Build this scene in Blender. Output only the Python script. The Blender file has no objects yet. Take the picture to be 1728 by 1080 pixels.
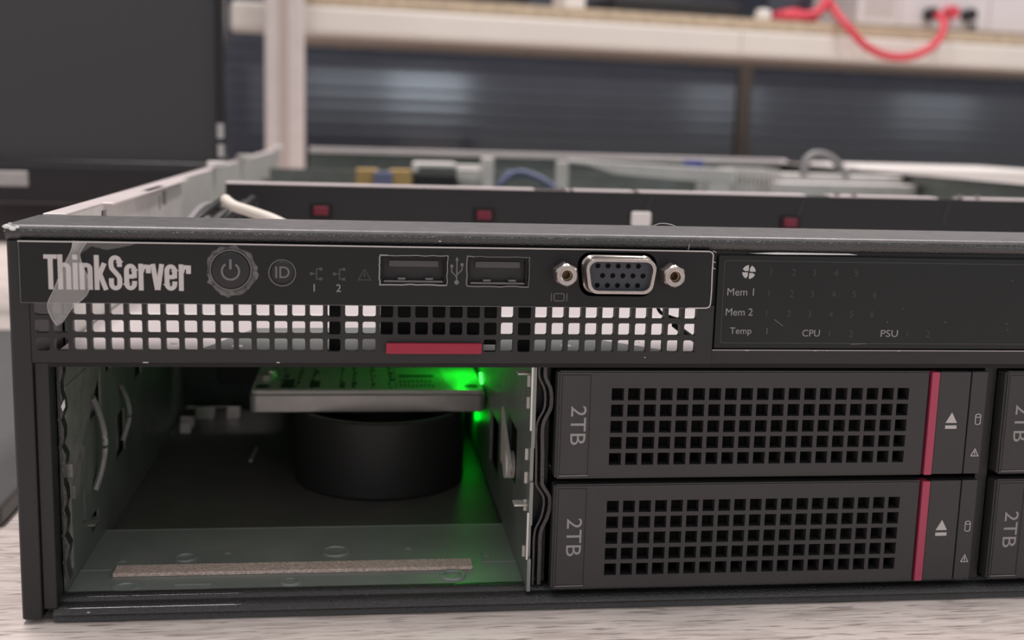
import bpy, bmesh, math, random
from mathutils import Vector, Matrix
random.seed(7)
S = 0.001            # everything below is written in millimetres
scn = bpy.context.scene
C = scn.collection

# ------------------------------------------------------------------ camera
cam_d = bpy.data.cameras.new('camera'); cam = bpy.data.objects.new('camera', cam_d); C.objects.link(cam)
yaw, pitch, roll = 0.1338, 0.1637, 0.0288
f_ = Vector((math.sin(yaw)*math.cos(pitch), math.cos(yaw)*math.cos(pitch), -math.sin(pitch)))
r_ = Vector((math.cos(yaw), -math.sin(yaw), 0)); u_ = r_.cross(f_)
r2 = r_*math.cos(roll) + u_*math.sin(roll); u2 = -r_*math.sin(roll) + u_*math.cos(roll)
m3 = Matrix((r2, u2, -f_)).transposed()
cam.matrix_world = Matrix.Translation(Vector((71.24, -245.14, 107.96))*S) @ m3.to_4x4()
cam_d.sensor_width = 36; cam_d.sensor_fit = 'HORIZONTAL'; cam_d.lens = 1949.2/1728*36
cam_d.clip_start = 0.01; cam_d.clip_end = 50
cam_d.dof.use_dof = True; cam_d.dof.focus_distance = 0.262; cam_d.dof.aperture_fstop = cam_d.lens/2.7
scn.camera = cam

# ------------------------------------------------------------------ light
w = bpy.data.worlds.new('world'); scn.world = w; w.use_nodes = True
w.node_tree.nodes['Background'].inputs[0].default_value = (0.91, 0.89, 0.895, 1)
w.node_tree.nodes['Background'].inputs[1].default_value = 0.56
def area(name, loc, target, sx, sy, power, col):
    d = bpy.data.lights.new(name, 'AREA'); d.shape = 'RECTANGLE'; d.size = sx*S; d.size_y = sy*S
    d.energy = power; d.color = col
    o = bpy.data.objects.new(name, d); C.objects.link(o); o.location = Vector(loc)*S
    o.rotation_euler = (Vector(target)-Vector(loc)).to_track_quat('-Z', 'Y').to_euler()
    return o
area('ceiling_lamp', (-300, 350, 2000), (-300, 350, 0), 300, 1200, 27, (1, .91, .90))
area('ceiling_lamp', (900, 500, 2000), (900, 500, 0), 300, 1200, 27, (1, .92, .90))
for x0, x1, z0, z1, L in ((1525, 1924, 235, 480, 5.5), (1090, 1515, 255, 470, 1.8), (3300, 3790, 210, 485, 1.6), (4870, 5500, 204, 545, 1.6)):
    area('window_light', ((x0+x1)/2, -2300, (z0+z1)/2), ((x0+x1)/2-300, 1500, 180), x1-x0, z1-z0, L*math.pi*(x1-x0)*(z1-z0)*1e-6, (.80, .89, 1))
scn.view_settings.view_transform = 'Standard'; scn.view_settings.look = 'None'
scn.view_settings.exposure = 0.0; scn.view_settings.gamma = 1.0
scn.view_settings.use_curve_mapping = False

# ------------------------------------------------------------------ materials
def mat(name, col, rough=.5, metal=0., spec=.5, bump=0., bscale=400., var=0., vscale=60., stretch=(1,1,1), emit=None, alpha=None, col2=None, coat=0.):
    m = bpy.data.materials.new(name); m.use_nodes = True; nt = m.node_tree; b = nt.nodes['Principled BSDF']
    b.inputs['Base Color'].default_value = (*col, 1); b.inputs['Roughness'].default_value = rough
    b.inputs['Metallic'].default_value = metal; b.inputs['Specular IOR Level'].default_value = spec
    b.inputs['Coat Weight'].default_value = coat
    tc = nt.nodes.new('ShaderNodeTexCoord'); mp = nt.nodes.new('ShaderNodeMapping'); mp.inputs['Scale'].default_value = stretch
    nt.links.new(tc.outputs['Object'], mp.inputs['Vector'])
    n = nt.nodes.new('ShaderNodeTexNoise'); n.inputs['Scale'].default_value = vscale; n.inputs['Detail'].default_value = 5
    nt.links.new(mp.outputs[0], n.inputs['Vector'])
    mx = nt.nodes.new('ShaderNodeMix'); mx.data_type = 'RGBA'
    c2 = col2 or tuple(c*(1-var) for c in col)
    mx.inputs['A'].default_value = (*col, 1); mx.inputs['B'].default_value = (*c2, 1)
    cr = nt.nodes.new('ShaderNodeMapRange'); cr.inputs['From Min'].default_value = .35; cr.inputs['From Max'].default_value = .65
    nt.links.new(n.outputs['Fac'], cr.inputs['Value']); nt.links.new(cr.outputs[0], mx.inputs['Factor'])
    nt.links.new(mx.outputs['Result'], b.inputs['Base Color'])
    if bump:
        n2 = nt.nodes.new('ShaderNodeTexNoise'); n2.inputs['Scale'].default_value = bscale; n2.inputs['Detail'].default_value = 2
        nt.links.new(mp.outputs[0], n2.inputs['Vector'])
        bp = nt.nodes.new('ShaderNodeBump'); bp.inputs['Strength'].default_value = bump; bp.inputs['Distance'].default_value = .0004
        nt.links.new(n2.outputs['Fac'], bp.inputs['Height']); nt.links.new(bp.outputs[0], b.inputs['Normal'])
    if emit:
        b.inputs['Emission Color'].default_value = (*emit[0], 1); b.inputs['Emission Strength'].default_value = emit[1]
    if alpha is not None: b.inputs['Alpha'].default_value = alpha
    return m
M = dict(
 bezel=mat('black_plastic_bezel', (.021,.0205,.0212), .45, spec=.4, bump=.25, bscale=2500, var=.12),
 rough=mat('textured_black_paint', (.03,.029,.03), .3, spec=.6, bump=.9, bscale=2800, var=.2, vscale=900, coat=.5),
 lip=mat('sheen_lightened_lip_paint', (.14,.135,.137), .36, spec=.9, bump=.12, bscale=4200, var=.25, vscale=300),  # black lip lightened: its grazing sheen is put into the base colour
 panel=mat('satin_black_panel', (.014,.0135,.0148), .38, spec=.3, bump=.1, bscale=3000, var=.1),
 gloss=mat('smoked_display_plastic', (.015,.0165,.0165), .3, spec=.3, var=.1),
 carrier=mat('grey_black_carrier_plastic', (.039,.0375,.038), .5, spec=.45, bump=.3, bscale=2600, var=.1),
 dark=mat('dark_cavity_plastic', (.012,.012,.012), .6, spec=.3),
 print=mat('grey_print', (.52,.50,.50), .5), dim=mat('dim_grey_print', (.17,.165,.165), .5), logo=mat('silver_print', (.58,.55,.54), .4),
 mid=mat('mid_grey_print', (.30,.29,.29), .5),
 ghost=mat('faint_print', (.036,.036,.037), .4), ghost2=mat('faint_icon_print', (.075,.073,.073), .5),
 red=mat('magenta_plastic', (.33,.018,.048), .42, spec=.4), tab=mat('dark_crimson_tab', (.17,.012,.03), .4), red2=mat('crimson_plastic', (.40,.045,.10), .45),
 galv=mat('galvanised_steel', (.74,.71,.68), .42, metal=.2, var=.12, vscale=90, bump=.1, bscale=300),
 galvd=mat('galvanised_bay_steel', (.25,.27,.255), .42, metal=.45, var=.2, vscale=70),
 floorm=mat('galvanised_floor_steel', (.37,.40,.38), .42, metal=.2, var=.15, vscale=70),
 cover=mat('bright_zinc_cover', (.66,.61,.61), .45, metal=.35, var=.06, vscale=30),
 flange=mat('folded_zinc_edge', (.82,.74,.73), .38, metal=.25, var=.08, vscale=50),
 chrome=mat('nickel_plating', (.56,.50,.47), .25, metal=.9, var=.1, vscale=400),
 brass=mat('threaded_hole_brass', (.30,.22,.14), .4, metal=.8),
 vga=mat('blue_black_insulator', (.04,.044,.058), .5), chip=mat('bare_chipped_metal', (.75,.75,.75), .4),
 edge=mat('worn_grey_edge', (.33,.32,.32), .4), glue=mat('dried_glue', (.30,.29,.29), .35, bump=1., bscale=1500, alpha=.55, var=.6, vscale=700),
 tape=mat('clear_tape', (.80,.78,.77), .2, alpha=.17), haze=mat('clear_tape_stuck', (.5,.48,.48), .2, alpha=.12),
 alu=mat('cast_aluminium', (.55,.52,.51), .42, metal=.6, var=.1, vscale=200), label=mat('silver_drive_label', (.40,.40,.39), .45),
 ink=mat('black_ink', (.03,.03,.03), .6), rubber=mat('black_matt_ring', (.032,.032,.032), .5, spec=.6, bump=.15, bscale=1500),
 dullf=mat('dark_floor_steel', (.20,.19,.185), .5, metal=.3, var=.15, vscale=70), dullz=mat('dull_bay_spring_steel', (.34,.34,.33), .4, metal=.4, var=.3, vscale=200), lid=mat('bright_drive_lid', (.66,.63,.62), .45, metal=.1, var=.08, vscale=200),
 hole=mat('unlit_hole', (.004,.004,.004), .8, spec=.1),
 foam=mat('copper_foam_strip', (.95,.74,.66), .7, bump=1., bscale=1400, var=.35, vscale=1500),
 pcb=mat('green_circuit_board', (.035,.07,.05), .4, var=.3, vscale=300), white=mat('off_white_plastic', (.80,.76,.73), .5),
 cream=mat('cream_sleeve', (.80,.74,.66), .55), orange=mat('ochre_connector', (.52,.34,.13), .5), blue=mat('blue_plastic', (.05,.08,.32), .5),
 cable=mat('black_cable', (.02,.02,.02), .45), greycable=mat('grey_cable', (.25,.24,.24), .5), bluecable=mat('blue_grey_cable', (.16,.18,.30), .5),
 redcable=mat('red_silicone_lead', (.62,.045,.075), .45), screen=mat('matt_monitor_screen', (.052,.051,.055), .55, spec=.6),
 monitor=mat('glossy_black_monitor_bezel', (.012,.008,.011), .25), post=mat('painted_steel_post', (.63,.56,.54), .5, var=.06),
 groove=mat('post_groove', (.46,.38,.35), .6), beam=mat('cream_painted_steel', (.70,.655,.60), .5, var=.05, vscale=10),
 board=mat('raw_particle_board', (.56,.45,.32), .7, var=.25, vscale=120), underside=mat('brown_board_underside', (.50,.42,.36), .7, var=.15),
 slat=mat('blue_black_slat', (.048,.055,.075), .10, spec=.8, var=.1, vscale=20), slatgap=mat('slat_gap_black', (.01,.01,.012), .6),
 mullion=mat('bronze_upright', (.085,.07,.06), .5), wall=mat('wall_paint', (.35,.34,.34), .8), floor=mat('floor_vinyl', (.3,.29,.28), .6),
 mat_=mat('grey_bench_mat', (.12,.118,.118), .5, bump=.2, bscale=200, var=.1), psu=mat('pale_grey_enamel', (.66,.62,.63), .45),
 black=mat('plain_black', (.015,.014,.015), .5), tan=mat('tan_box', (.3,.22,.15), .6), led=mat('green_led', (.1,1,.2), .4, emit=((.05,1,.08), 6)),
)
def wood():
    m = bpy.data.materials.new('whitewashed_wood_laminate'); m.use_nodes = True; nt = m.node_tree; b = nt.nodes['Principled BSDF']
    b.inputs['Roughness'].default_value = .5
    tc = nt.nodes.new('ShaderNodeTexCoord')
    def noise(scale, st, det, lo, hi):
        mp = nt.nodes.new('ShaderNodeMapping'); mp.inputs['Scale'].default_value = st
        mp.inputs['Rotation'].default_value = (0, 0, -.03)
        n = nt.nodes.new('ShaderNodeTexNoise'); n.inputs['Scale'].default_value = scale; n.inputs['Detail'].default_value = det
        n.inputs['Distortion'].default_value = .6
        r = nt.nodes.new('ShaderNodeMapRange'); r.inputs['From Min'].default_value = lo; r.inputs['From Max'].default_value = hi
        nt.links.new(tc.outputs['Object'], mp.inputs[0]); nt.links.new(mp.outputs[0], n.inputs['Vector']); nt.links.new(n.outputs['Fac'], r.inputs['Value'])
        return r.outputs[0]
    def mix(a, bcol, fac):
        x = nt.nodes.new('ShaderNodeMix'); x.data_type = 'RGBA'
        if isinstance(a, tuple): x.inputs['A'].default_value = (*a, 1)
        else: nt.links.new(a, x.inputs['A'])
        x.inputs['B'].default_value = (*bcol, 1); nt.links.new(fac, x.inputs['Factor']); return x.outputs['Result']
    def scale(v, k):
        q = nt.nodes.new('ShaderNodeMath'); q.operation = 'MULTIPLY'; q.inputs[1].default_value = k; nt.links.new(v, q.inputs[0]); return q.outputs[0]
    g1 = noise(40, (1.2, 11, 1), 6, .47, .66)
    g2 = noise(120, (.8, 9, 1), 5, .54, .66)
    g3 = noise(9, (.6, 3, 1), 4, .4, .65)
    c = mix((.86, .77, .72), (.70, .615, .57), scale(g3, .6))
    c = mix(c, (.46, .385, .35), scale(g1, .6)); c = mix(c, (.24, .195, .175), scale(g2, .7))
    nt.links.new(c, b.inputs['Base Color'])
    bp = nt.nodes.new('ShaderNodeBump'); bp.inputs['Strength'].default_value = .3; bp.inputs['Distance'].default_value = .0003
    nt.links.new(g2, bp.inputs['Height']); bp.invert = True; nt.links.new(bp.outputs[0], b.inputs['Normal'])
    return m
M['wood'] = wood()

# ------------------------------------------------------------------ mesh helpers
OFF = {}
class MB:
    def __init__(s): s.v = []; s.f = []
    def add(s, vs, fs):
        k = len(s.v); s.v += [tuple(p) for p in vs]; s.f += [tuple(i+k for i in f) for f in fs]; return s
    def box(s, x0, x1, y0, y1, z0, z1):
        return s.add([(x0,y0,z0),(x1,y0,z0),(x1,y1,z0),(x0,y1,z0),(x0,y0,z1),(x1,y0,z1),(x1,y1,z1),(x0,y1,z1)],
                     [(0,3,2,1),(4,5,6,7),(0,1,5,4),(1,2,6,5),(2,3,7,6),(3,0,4,7)])
    def prism(s, pts, a0, a1, axis='y'):      # pts in the plane across the axis
        if axis == 'y': mk = lambda p, a: (p[0], a, p[1])
        elif axis == 'z': mk = lambda p, a: (p[0], p[1], a)
        else: mk = lambda p, a: (a, p[0], p[1])
        n = len(pts)
        return s.add([mk(p, a0) for p in pts]+[mk(p, a1) for p in pts],
                     [tuple(range(n)), tuple(range(2*n-1, n-1, -1))]+[(i, i+n, (i+1) % n+n, (i+1) % n) for i in range(n)])
    def loops(s, rings, close=True, cap=False):   # rings: lists of equal-length vertex loops, bridged
        n = len(rings[0]); vs = [p for r in rings for p in r]; fs = []
        for k in range(len(rings)-1):
            for i in range(n if close else n-1):
                j = (i+1) % n; fs.append((k*n+i, k*n+j, (k+1)*n+j, (k+1)*n+i))
        if cap: fs += [tuple(range(n-1, -1, -1)), tuple(range((len(rings)-1)*n, len(rings)*n))]
        return s.add(vs, fs)
    def cyl(s, c, r, h, axis='y', n=32, r2=None):
        r2 = r if r2 is None else r2; R = []
        for rr, a in ((r, 0), (r2, h)):
            L = []
            for i in range(n):
                t = 2*math.pi*i/n; p, q = rr*math.cos(t), rr*math.sin(t)
                L.append({'y': (c[0]+p, c[1]+a, c[2]+q), 'z': (c[0]+p, c[1]+q, c[2]+a), 'x': (c[0]+a, c[1]+p, c[2]+q)}[axis])
            R.append(L)
        return s.loops(R, cap=True)
    def lathe(s, c, prof, axis='y', n=48):         # closed profile of (radius, offset along axis)
        R = []
        for rr, a in list(prof)+[prof[0]]:
            L = []
            for i in range(n):
                t = 2*math.pi*i/n; p, q = rr*math.cos(t), rr*math.sin(t)
                L.append({'y': (c[0]+p, c[1]+a, c[2]+q), 'z': (c[0]+p, c[1]+q, c[2]+a)}[axis])
            R.append(L)
        return s.loops(R)
    def tube(s, pts, r, n=10):
        pts = [Vector(p) for p in pts]; R = []; up = Vector((0, 0, 1))
        for i, p in enumerate(pts):
            d = (pts[min(i+1, len(pts)-1)]-pts[max(i-1, 0)]).normalized()
            a = d.cross(up)
            if a.length < .1: a = d.cross(Vector((0, 1, 0)))
            a.normalize(); b = d.cross(a)
            R.append([tuple(p+a*r*math.cos(2*math.pi*k/n)+b*r*math.sin(2*math.pi*k/n)) for k in range(n)])
        return s.loops(R, cap=True)
    def build(s, name, m, parent=None, bevel=0, seg=2, smooth=True, angle=35):
        o = (0, 0, 0)
        if parent is not None: o = OFF[parent.name]
        me = bpy.data.meshes.new(name)
        me.from_pydata([((p[0]-o[0])*S, (p[1]-o[1])*S, (p[2]-o[2])*S) for p in s.v], [], s.f)
        bm = bmesh.new(); bm.from_mesh(me); bmesh.ops.recalc_face_normals(bm, faces=bm.faces); bm.to_mesh(me); bm.free()
        me.materials.append(m if not isinstance(m, str) else M[m])
        if smooth:
            me.polygons.foreach_set('use_smooth', [True]*len(me.polygons)); me.set_sharp_from_angle(angle=math.radians(angle))
        ob = bpy.data.objects.new(name, me); C.objects.link(ob); OFF[ob.name] = o
        if parent is not None: ob.parent = parent
        if bevel:
            md = ob.modifiers.new('bevel', 'BEVEL'); md.width = bevel*S; md.segments = seg; md.limit_method = 'ANGLE'; md.angle_limit = math.radians(40)
            md.harden_normals = True
        return ob
def thing(name, label, cat, loc=(0,0,0), group=None, rot=0, local=False):
    o = bpy.data.objects.new(name, None); C.objects.link(o); o.location = Vector(loc)*S; o.rotation_euler = (0, 0, rot)
    o.empty_display_size = .01
    o['label'] = label; o['category'] = cat
    if group: o['group'] = group
    OFF[o.name] = (0,0,0) if local else tuple(loc)
    return o
def tag(o, label, cat, group=None):
    o['label'] = label; o['category'] = cat
    if group: o['group'] = group
    return o
def copy_tree(o, parent=None):
    c = o.copy(); C.objects.link(c); c.parent = parent
    OFF[c.name] = OFF[o.name]
    for ch in list(o.children): copy_tree(ch, c)
    return c
def catmull(pts, k=8):
    P = [Vector(p) for p in pts]; P = [P[0]*2-P[1]]+P+[P[-1]*2-P[-2]]; out = []
    for i in range(1, len(P)-2):
        for j in range(k):
            t = j/k; a, b, c, d = P[i-1], P[i], P[i+1], P[i+2]
            out.append(.5*((2*b)+(c-a)*t+(2*a-5*b+4*c-d)*t*t+(3*b-a-3*c+d)*t**3))
    return out+[P[-2]]
def rrect(x0, x1, z0, z1, r, n=4):
    o = []
    for cx, cz, a in ((x1-r, z1-r, 0), (x0+r, z1-r, 90), (x0+r, z0+r, 180), (x1-r, z0+r, 270)):
        for i in range(n+1):
            t = math.radians(a+90*i/n); o.append((cx+r*math.cos(t), cz+r*math.sin(t)))
    return o
NS = 0
def stroke(mb, path, wx, wz, y0, y1):
    """a pen line in the xz plane, pen width wx for uprights and wz for level strokes"""
    P = [Vector(p) for p in path]; L = []; R = []
    for i, p in enumerate(P):
        dirs = []
        if i > 0: dirs.append((P[i]-P[i-1]).normalized())
        if i < len(P)-1: dirs.append((P[i+1]-P[i]).normalized())
        d = sum(dirs, Vector((0, 0))).normalized(); n = Vector((-d.y, d.x))
        k = 1/max(.6, abs(n.dot(Vector((-dirs[0].y, dirs[0].x)))))
        L.append((p.x+n.x*wx/2*k, p.y+n.y*wz/2*k)); R.append((p.x-n.x*wx/2*k, p.y-n.y*wz/2*k))
    global NS; NS = (NS+1) % 5
    for i in range(len(P)-1):      # hair-thin steps keep crossing strokes from sharing one plane
        mb.prism([L[i], L[i+1], R[i+1], R[i]], y0-.012*NS-.0015*(i % 4), y1)
def arc(cx, cz, rx, rz, a0, a1, n=8):
    return [(cx+rx*math.cos(math.radians(a0+(a1-a0)*i/n)), cz+rz*math.sin(math.radians(a0+(a1-a0)*i/n))) for i in range(n+1)]
def plate(mb, x0, x1, z0, z1, y0, y1, holes, r=0, nseg=3):
    """a plate in the xz plane with rectangular (or round-cornered) holes right through it"""
    xs = sorted({x0, x1, *[h[0] for h in holes], *[h[1] for h in holes]}); zs = sorted({z0, z1, *[h[2] for h in holes], *[h[3] for h in holes]})
    xs = [x for i, x in enumerate(xs) if i == 0 or x-xs[i-1] > 1e-4]; zs = [z for i, z in enumerate(zs) if i == 0 or z-zs[i-1] > 1e-4]
    inh = lambda x, z: any(h[0] < x < h[1] and h[2] < z < h[3] for h in holes)
    nx = len(xs)-1; nz = len(zs)-1
    solid = [[not inh((xs[i]+xs[i+1])/2, (zs[j]+zs[j+1])/2) for j in range(nz)] for i in range(nx)]
    idx = {}; vs = []; fs = []
    def V(i, j, b):
        if (i, j, b) not in idx: idx[(i, j, b)] = len(vs); vs.append((xs[i], (y0, y1)[b], zs[j]))
        return idx[(i, j, b)]
    for i in range(nx):
        for j in range(nz):
            if not solid[i][j]: continue
            fs.append((V(i,j,0), V(i+1,j,0), V(i+1,j+1,0), V(i,j+1,0))); fs.append((V(i,j,1), V(i,j+1,1), V(i+1,j+1,1), V(i+1,j,1)))
            for (di, dj, a, b) in ((-1,0,(i,j),(i,j+1)), (1,0,(i+1,j+1),(i+1,j)), (0,-1,(i+1,j),(i,j)), (0,1,(i,j+1),(i+1,j+1))):
                ii, jj = i+di, j+dj
                if not (0 <= ii < nx and 0 <= jj < nz) or not solid[ii][jj]:
                    fs.append((V(*a,0), V(*b,0), V(*b,1), V(*a,1)))
    mb.add(vs, fs)
    if r:
        for h in holes:      # fill the hole corners so that they read rounded
            for cx, cz, sx, sz in ((h[0],h[2],1,1), (h[1],h[2],-1,1), (h[0],h[3],1,-1), (h[1],h[3],-1,-1)):
                a = [(cx+sx*r*(1-math.cos(t)), cz+sz*r*(1-math.sin(t))) for t in [math.pi/2*i/nseg for i in range(nseg+1)]]
                mb.prism([(cx, cz)]+a, y0, y1)
    return mb
def text(name, s, box, y, m, parent, rot=0, th=.05, embolden=0.):
    """lettering fitted in box (x0,x1,z0,z1) standing on a surface facing -y; rot=-90 reads downwards"""
    cu = bpy.data.curves.new('t', 'FONT'); cu.body = s; cu.size = 1; cu.offset = embolden; cu.resolution_u = 4
    tmp = bpy.data.objects.new('t', cu); C.objects.link(tmp)
    me = bpy.data.meshes.new_from_object(tmp.evaluated_get(bpy.context.evaluated_depsgraph_get()))
    C.objects.unlink(tmp); bpy.data.objects.remove(tmp)
    P = [(v.co.x, v.co.y) for v in me.vertices]
    if rot == -90: P = [(q, -p) for p, q in P]
    a0, a1 = min(p[0] for p in P), max(p[0] for p in P); b0, b1 = min(p[1] for p in P), max(p[1] for p in P)
    if box[1] is None:     # keep the letter shapes, take the height only
        k = (box[3]-box[2])/(b1-b0); box = (box[0], box[0]+k*(a1-a0), box[2], box[3])
    Q = [(box[0]+(p[0]-a0)/(a1-a0)*(box[1]-box[0]), y, box[2]+(p[1]-b0)/(b1-b0)*(box[3]-box[2])) for p in P]
    mb = MB(); mb.add(Q, [tuple(p.vertices) for p in me.polygons])
    bpy.data.meshes.remove(me)
    return mb if name is None else mb.build(name, m, parent, smooth=False)

# ------------------------------------------------------------------ setting
def struct(o): o['kind'] = 'structure'; return o
def sh(lx, ly, z):   # shelf frame: turned 9.3 degrees against the server
    a = math.radians(9.3); return (-72+lx*math.cos(a)-ly*math.sin(a), 1100+lx*math.sin(a)+ly*math.cos(a), z)
AR = math.radians(9.3)
def turned(mb):
    mb.v = [sh(x, y, z) for x, y, z in mb.v]; return mb
struct(MB().box(-2500, 4000, -3500, 2600, -770, -750).build('floor', 'floor', smooth=False))
struct(turned(MB().box(-1500, 3600, 800, 840, -750, 1500)).build('wall_back', 'wall', smooth=False))
t = thing('workbench', 'whitewashed wood grain bench top carrying the server', 'bench', (300, 400, -750))
MB().box(-900, 1900, -420, 1420, -30, 0).build('bench_top', 'wood', t, bevel=2)
for x in (-840, 1780):
    for y in (-380, 1300): MB().box(x, x+60, y, y+60, -750, -30).build('leg', 'post', t, bevel=2)

# ------------------------------------------------------------------ server
sv = thing('rack_server', 'black rack server lying open on the wood grain bench', 'server', (220, 370, 0))
W = 440
PITCH = 3.72
# front frame: side column, top lip, bottom bars
fr = MB()
fr.prism([(0,.6),(.6,0),(4.3,0),(4.3,26),(0,26)], 1.0, 82.9, 'z')           # outer column
fr.prism([(4.3,.8),(7.3,.8),(7.3,6),(6.5,7),(4.3,7)], 3.0, 57.5, 'z')        # inner step of the column
fr.build('front_frame', 'bezel', sv, bevel=.5, seg=3)
MB().box(W-7.9, W, 0, 26, 1, 82.9).build('end_column', 'bezel', sv, bevel=.5)
for x0, x1, y in ((110.9,114.4,6),(216.6,219.8,3),(322,325,3)): MB().box(x0, x1, y, 9, 4, 57.5).build('bay_divider', 'bezel', sv, bevel=.3)
# top lip with rounded front bead
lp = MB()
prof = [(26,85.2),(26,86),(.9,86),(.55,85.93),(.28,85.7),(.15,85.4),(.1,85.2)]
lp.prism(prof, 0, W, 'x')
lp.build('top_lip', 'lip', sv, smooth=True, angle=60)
lp = MB(); lp.prism([(.12,85.2),(-.1,84.8),(-.15,84.3),(0,83.7),(.35,83.1),(.8,82.85),(3,82.85),(3,85.15),(.3,85.2)], 0, W, 'x')
lp.build('lip_bead', 'rough', sv, smooth=True, angle=60)
cb = MB()
for (x, y, z, r) in ((.4,.2,85.6,.9),(1.6,-.1,85.2,.8),(.2,.4,84.7,.55),(2.4,.1,85.5,.5),(.5,2.0,85.95,.5)):
    ring = []
    for j in range(5):
        a = -math.pi/2+math.pi*j/4
        ring.append([(x+r*math.cos(a)*math.cos(b)*random.uniform(.8,1.1), y+r*.6*math.cos(a)*math.sin(b), z+r*.55*math.sin(a)) for b in [2*math.pi*k/8 for k in range(8)]])
    cb.loops(ring, cap=True)
o = cb.build('chipped_corner', 'chip', sv); o['label'] = 'bare bright metal where the corner is chipped'
bb = MB()
bb.prism([(.4,.3),(2,0),(12,0),(12,3.1),(7.2,3.1),(7.0,4.2),(6.2,4.75),(5.2,4.85),(4.2,4.6),(3.6,4.1),(3.4,3.6),(2.4,3.4),(1.2,3.3),(.9,2.9),(.1,2.5),(-.15,2.0),(.1,1.6),(.8,1.4)], 6.5, W-6.5, 'x')
bb.build('bottom_bar', 'rough', sv, smooth=True, angle=50)
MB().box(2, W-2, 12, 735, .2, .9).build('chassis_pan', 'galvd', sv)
# bay floor: front plate, step, rear plate
bf = MB()
bf.box(7.4, 110.4, 7.3, 46.8, 3.2, 4.2)
bf.prism([(7.4,46.8),(110.4,46.8),(110.4,47.6),(7.4,47.6)], 1.2, 4.25, 'z')
bf.build('bay_floor', 'floorm', sv, bevel=.15)
MB().box(7.4, 110.4, 47.6, 189, .95, 1.5).build('rear_bay_floor', 'dullf', sv)  # rear plate in a darker tone than the front one
def ellipse_ring(mb, cx, cy, z, r, ri, h):
    mb.lathe((cx, cy, z), [(r, 0), (r*.93, h), (ri*1.05, h), (ri, 0)], 'z', 28)
fe = MB()      # pressed dimples and slots of the bay floor
for cx, cy, r, ri in ((20,8.9,3.1,2.0),(56.2,10.3,2.6,1.3),(93.5,12,3.2,2.0),(66,28.8,3.6,2.8),(30.5,26.5,2.8,2.0)):
    ellipse_ring(fe, cx, cy, 4.2, r, ri, .45)
for cx, cy in ((40,29.5),(84,30.2),(16,25.2),(103,24.5)):
    fe.lathe((cx, cy, 4.2), [(1.1,0),(.6,.3),(.05,.35),(.05,0)], 'z', 16)
fe.box(30.5, 38.5, 9.3, 9.7, 4.2, 4.6); fe.box(30.5, 38.5, 7.3, 7.6, 4.2, 4.35)
fe.box(7.6, 14.6, 19.3, 19.8, 4.2, 4.55); fe.box(101.5, 109.5, 19.5, 20.0, 4.2, 4.55)
fe.box(101.2, 101.6, 19.6, 26, 4.2, 4.4); fe.box(14.5, 14.9, 19.6, 36, 4.2, 4.35)
fe.build('pressed_features', 'floorm', sv, bevel=.08)
o = MB().box(15.8, 98.6, 15.2, 20.6, 4.22, 5.1).build('foam_strip', 'foam', sv, bevel=.2); o['label'] = 'long coppery foam strip on the bay floor'
# bay side walls
bwl = MB()
def wallx(mb, x0, x1, y0, y1, z0, z1, holes):
    tmp = MB(); plate(tmp, y0, y1, z0, z1, x0, x1, holes)
    mb.add([(v[1], v[0], v[2]) for v in tmp.v], tmp.f)
wallx(bwl, 7.2, 7.8, 7.2, 188, 1.6, 56.8, [(15,21,28,44),(32,40,9,13),(34,46,36,52),(62,74,18,30),(90,100,34,46),(24,26.5,14,22),(52,58,44,52)])
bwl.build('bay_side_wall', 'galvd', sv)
spr = MB()     # pressed springs and tabs on the left wall
spr.prism([(14,26.5),(24,33),(24,27),(14,23.5)], 7.8, 8.6, 'x')
spr.prism([(9,33),(16,37),(16,34),(9,30)], 7.8, 9.4, 'x')
spr.build('pressed_tab', 'dullz', sv); spr = MB()
spr.tube(catmull([(8.4,34,42),(9.6,37,36),(10.2,38,30),(9.6,37,24),(8.4,34,19)]), .8)
spr.build('pressed_spring', 'dullz', sv); spr = MB()
spr.tube(catmull([(8.4,66,38),(9.6,69,33),(9.8,70,28),(8.4,68,22)]), .7)
spr.build('pressed_spring', 'dullz', sv); spr = MB()
spr.box(7.8, 9.4, 28, 34, 12, 12.5); spr.box(7.8, 8.2, 12, 13, 8, 30)
spr.prism([(10,56),(60,56),(44,46),(10,24)], 7.8, 8.0, 'x'); spr.prism([(10,50),(30,50),(17,33),(10,27)], 8.0, 8.25, 'x')
spr.build('pressed_ridge', 'dullz', sv)
bwr = MB()
wallx(bwr, 109.5, 110.3, 1.2, 188, 4.3, 56.8, [(1.2,2.0,30,38),(1.2,2.6,12,20),(24,40,22,36),(12,13.4,8,12),(14,16,45,52),(60,80,12,28)])
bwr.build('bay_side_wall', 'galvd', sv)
tb = MB()
tb.prism([(40,24),(25,24),(22,28),(40,38)], 107.6, 108.2, 'x'); tb.cyl((107.2, 29, 26), 3.4, 2.3, 'x', 24)
for z in (11, 22, 28.5, 34, 46, 51): tb.box(108.9, 109.5, 5.5, 6.1, z, z+2.6)
tb.box(106.6, 109.5, 4.5, 8, 23.4, 23.8); tb.box(106.8, 109.5, 6, 9, 53.6, 54)
tb.box(109.1, 109.5, 1.0, 1.3, 42, 57); tb.box(109.1, 109.5, 1.0, 1.3, 12, 23)
tb.build('wall_tab', 'galv', sv)
gk = MB()      # wavy black contact spring strip between the open bay and the drives
wav = [(0,57),(0,54),(1.3,51),(1.4,47),(-.2,43),(-.1,36),(0,31),(.2,29),(1.9,26),(1.6,22),(.1,18),(0,12),(0,5.5)]
for dx, w_ in ((111.0,.45),(112.4,.8)):
    stroke(gk, [(dx+p.x, p.y) for p in catmull([(a,b) for a,b in wav] and [Vector((a,b)) for a,b in wav], 5)], w_, w_, 2.2, 5)
gk.build('contact_spring', 'rough', sv)
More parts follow.
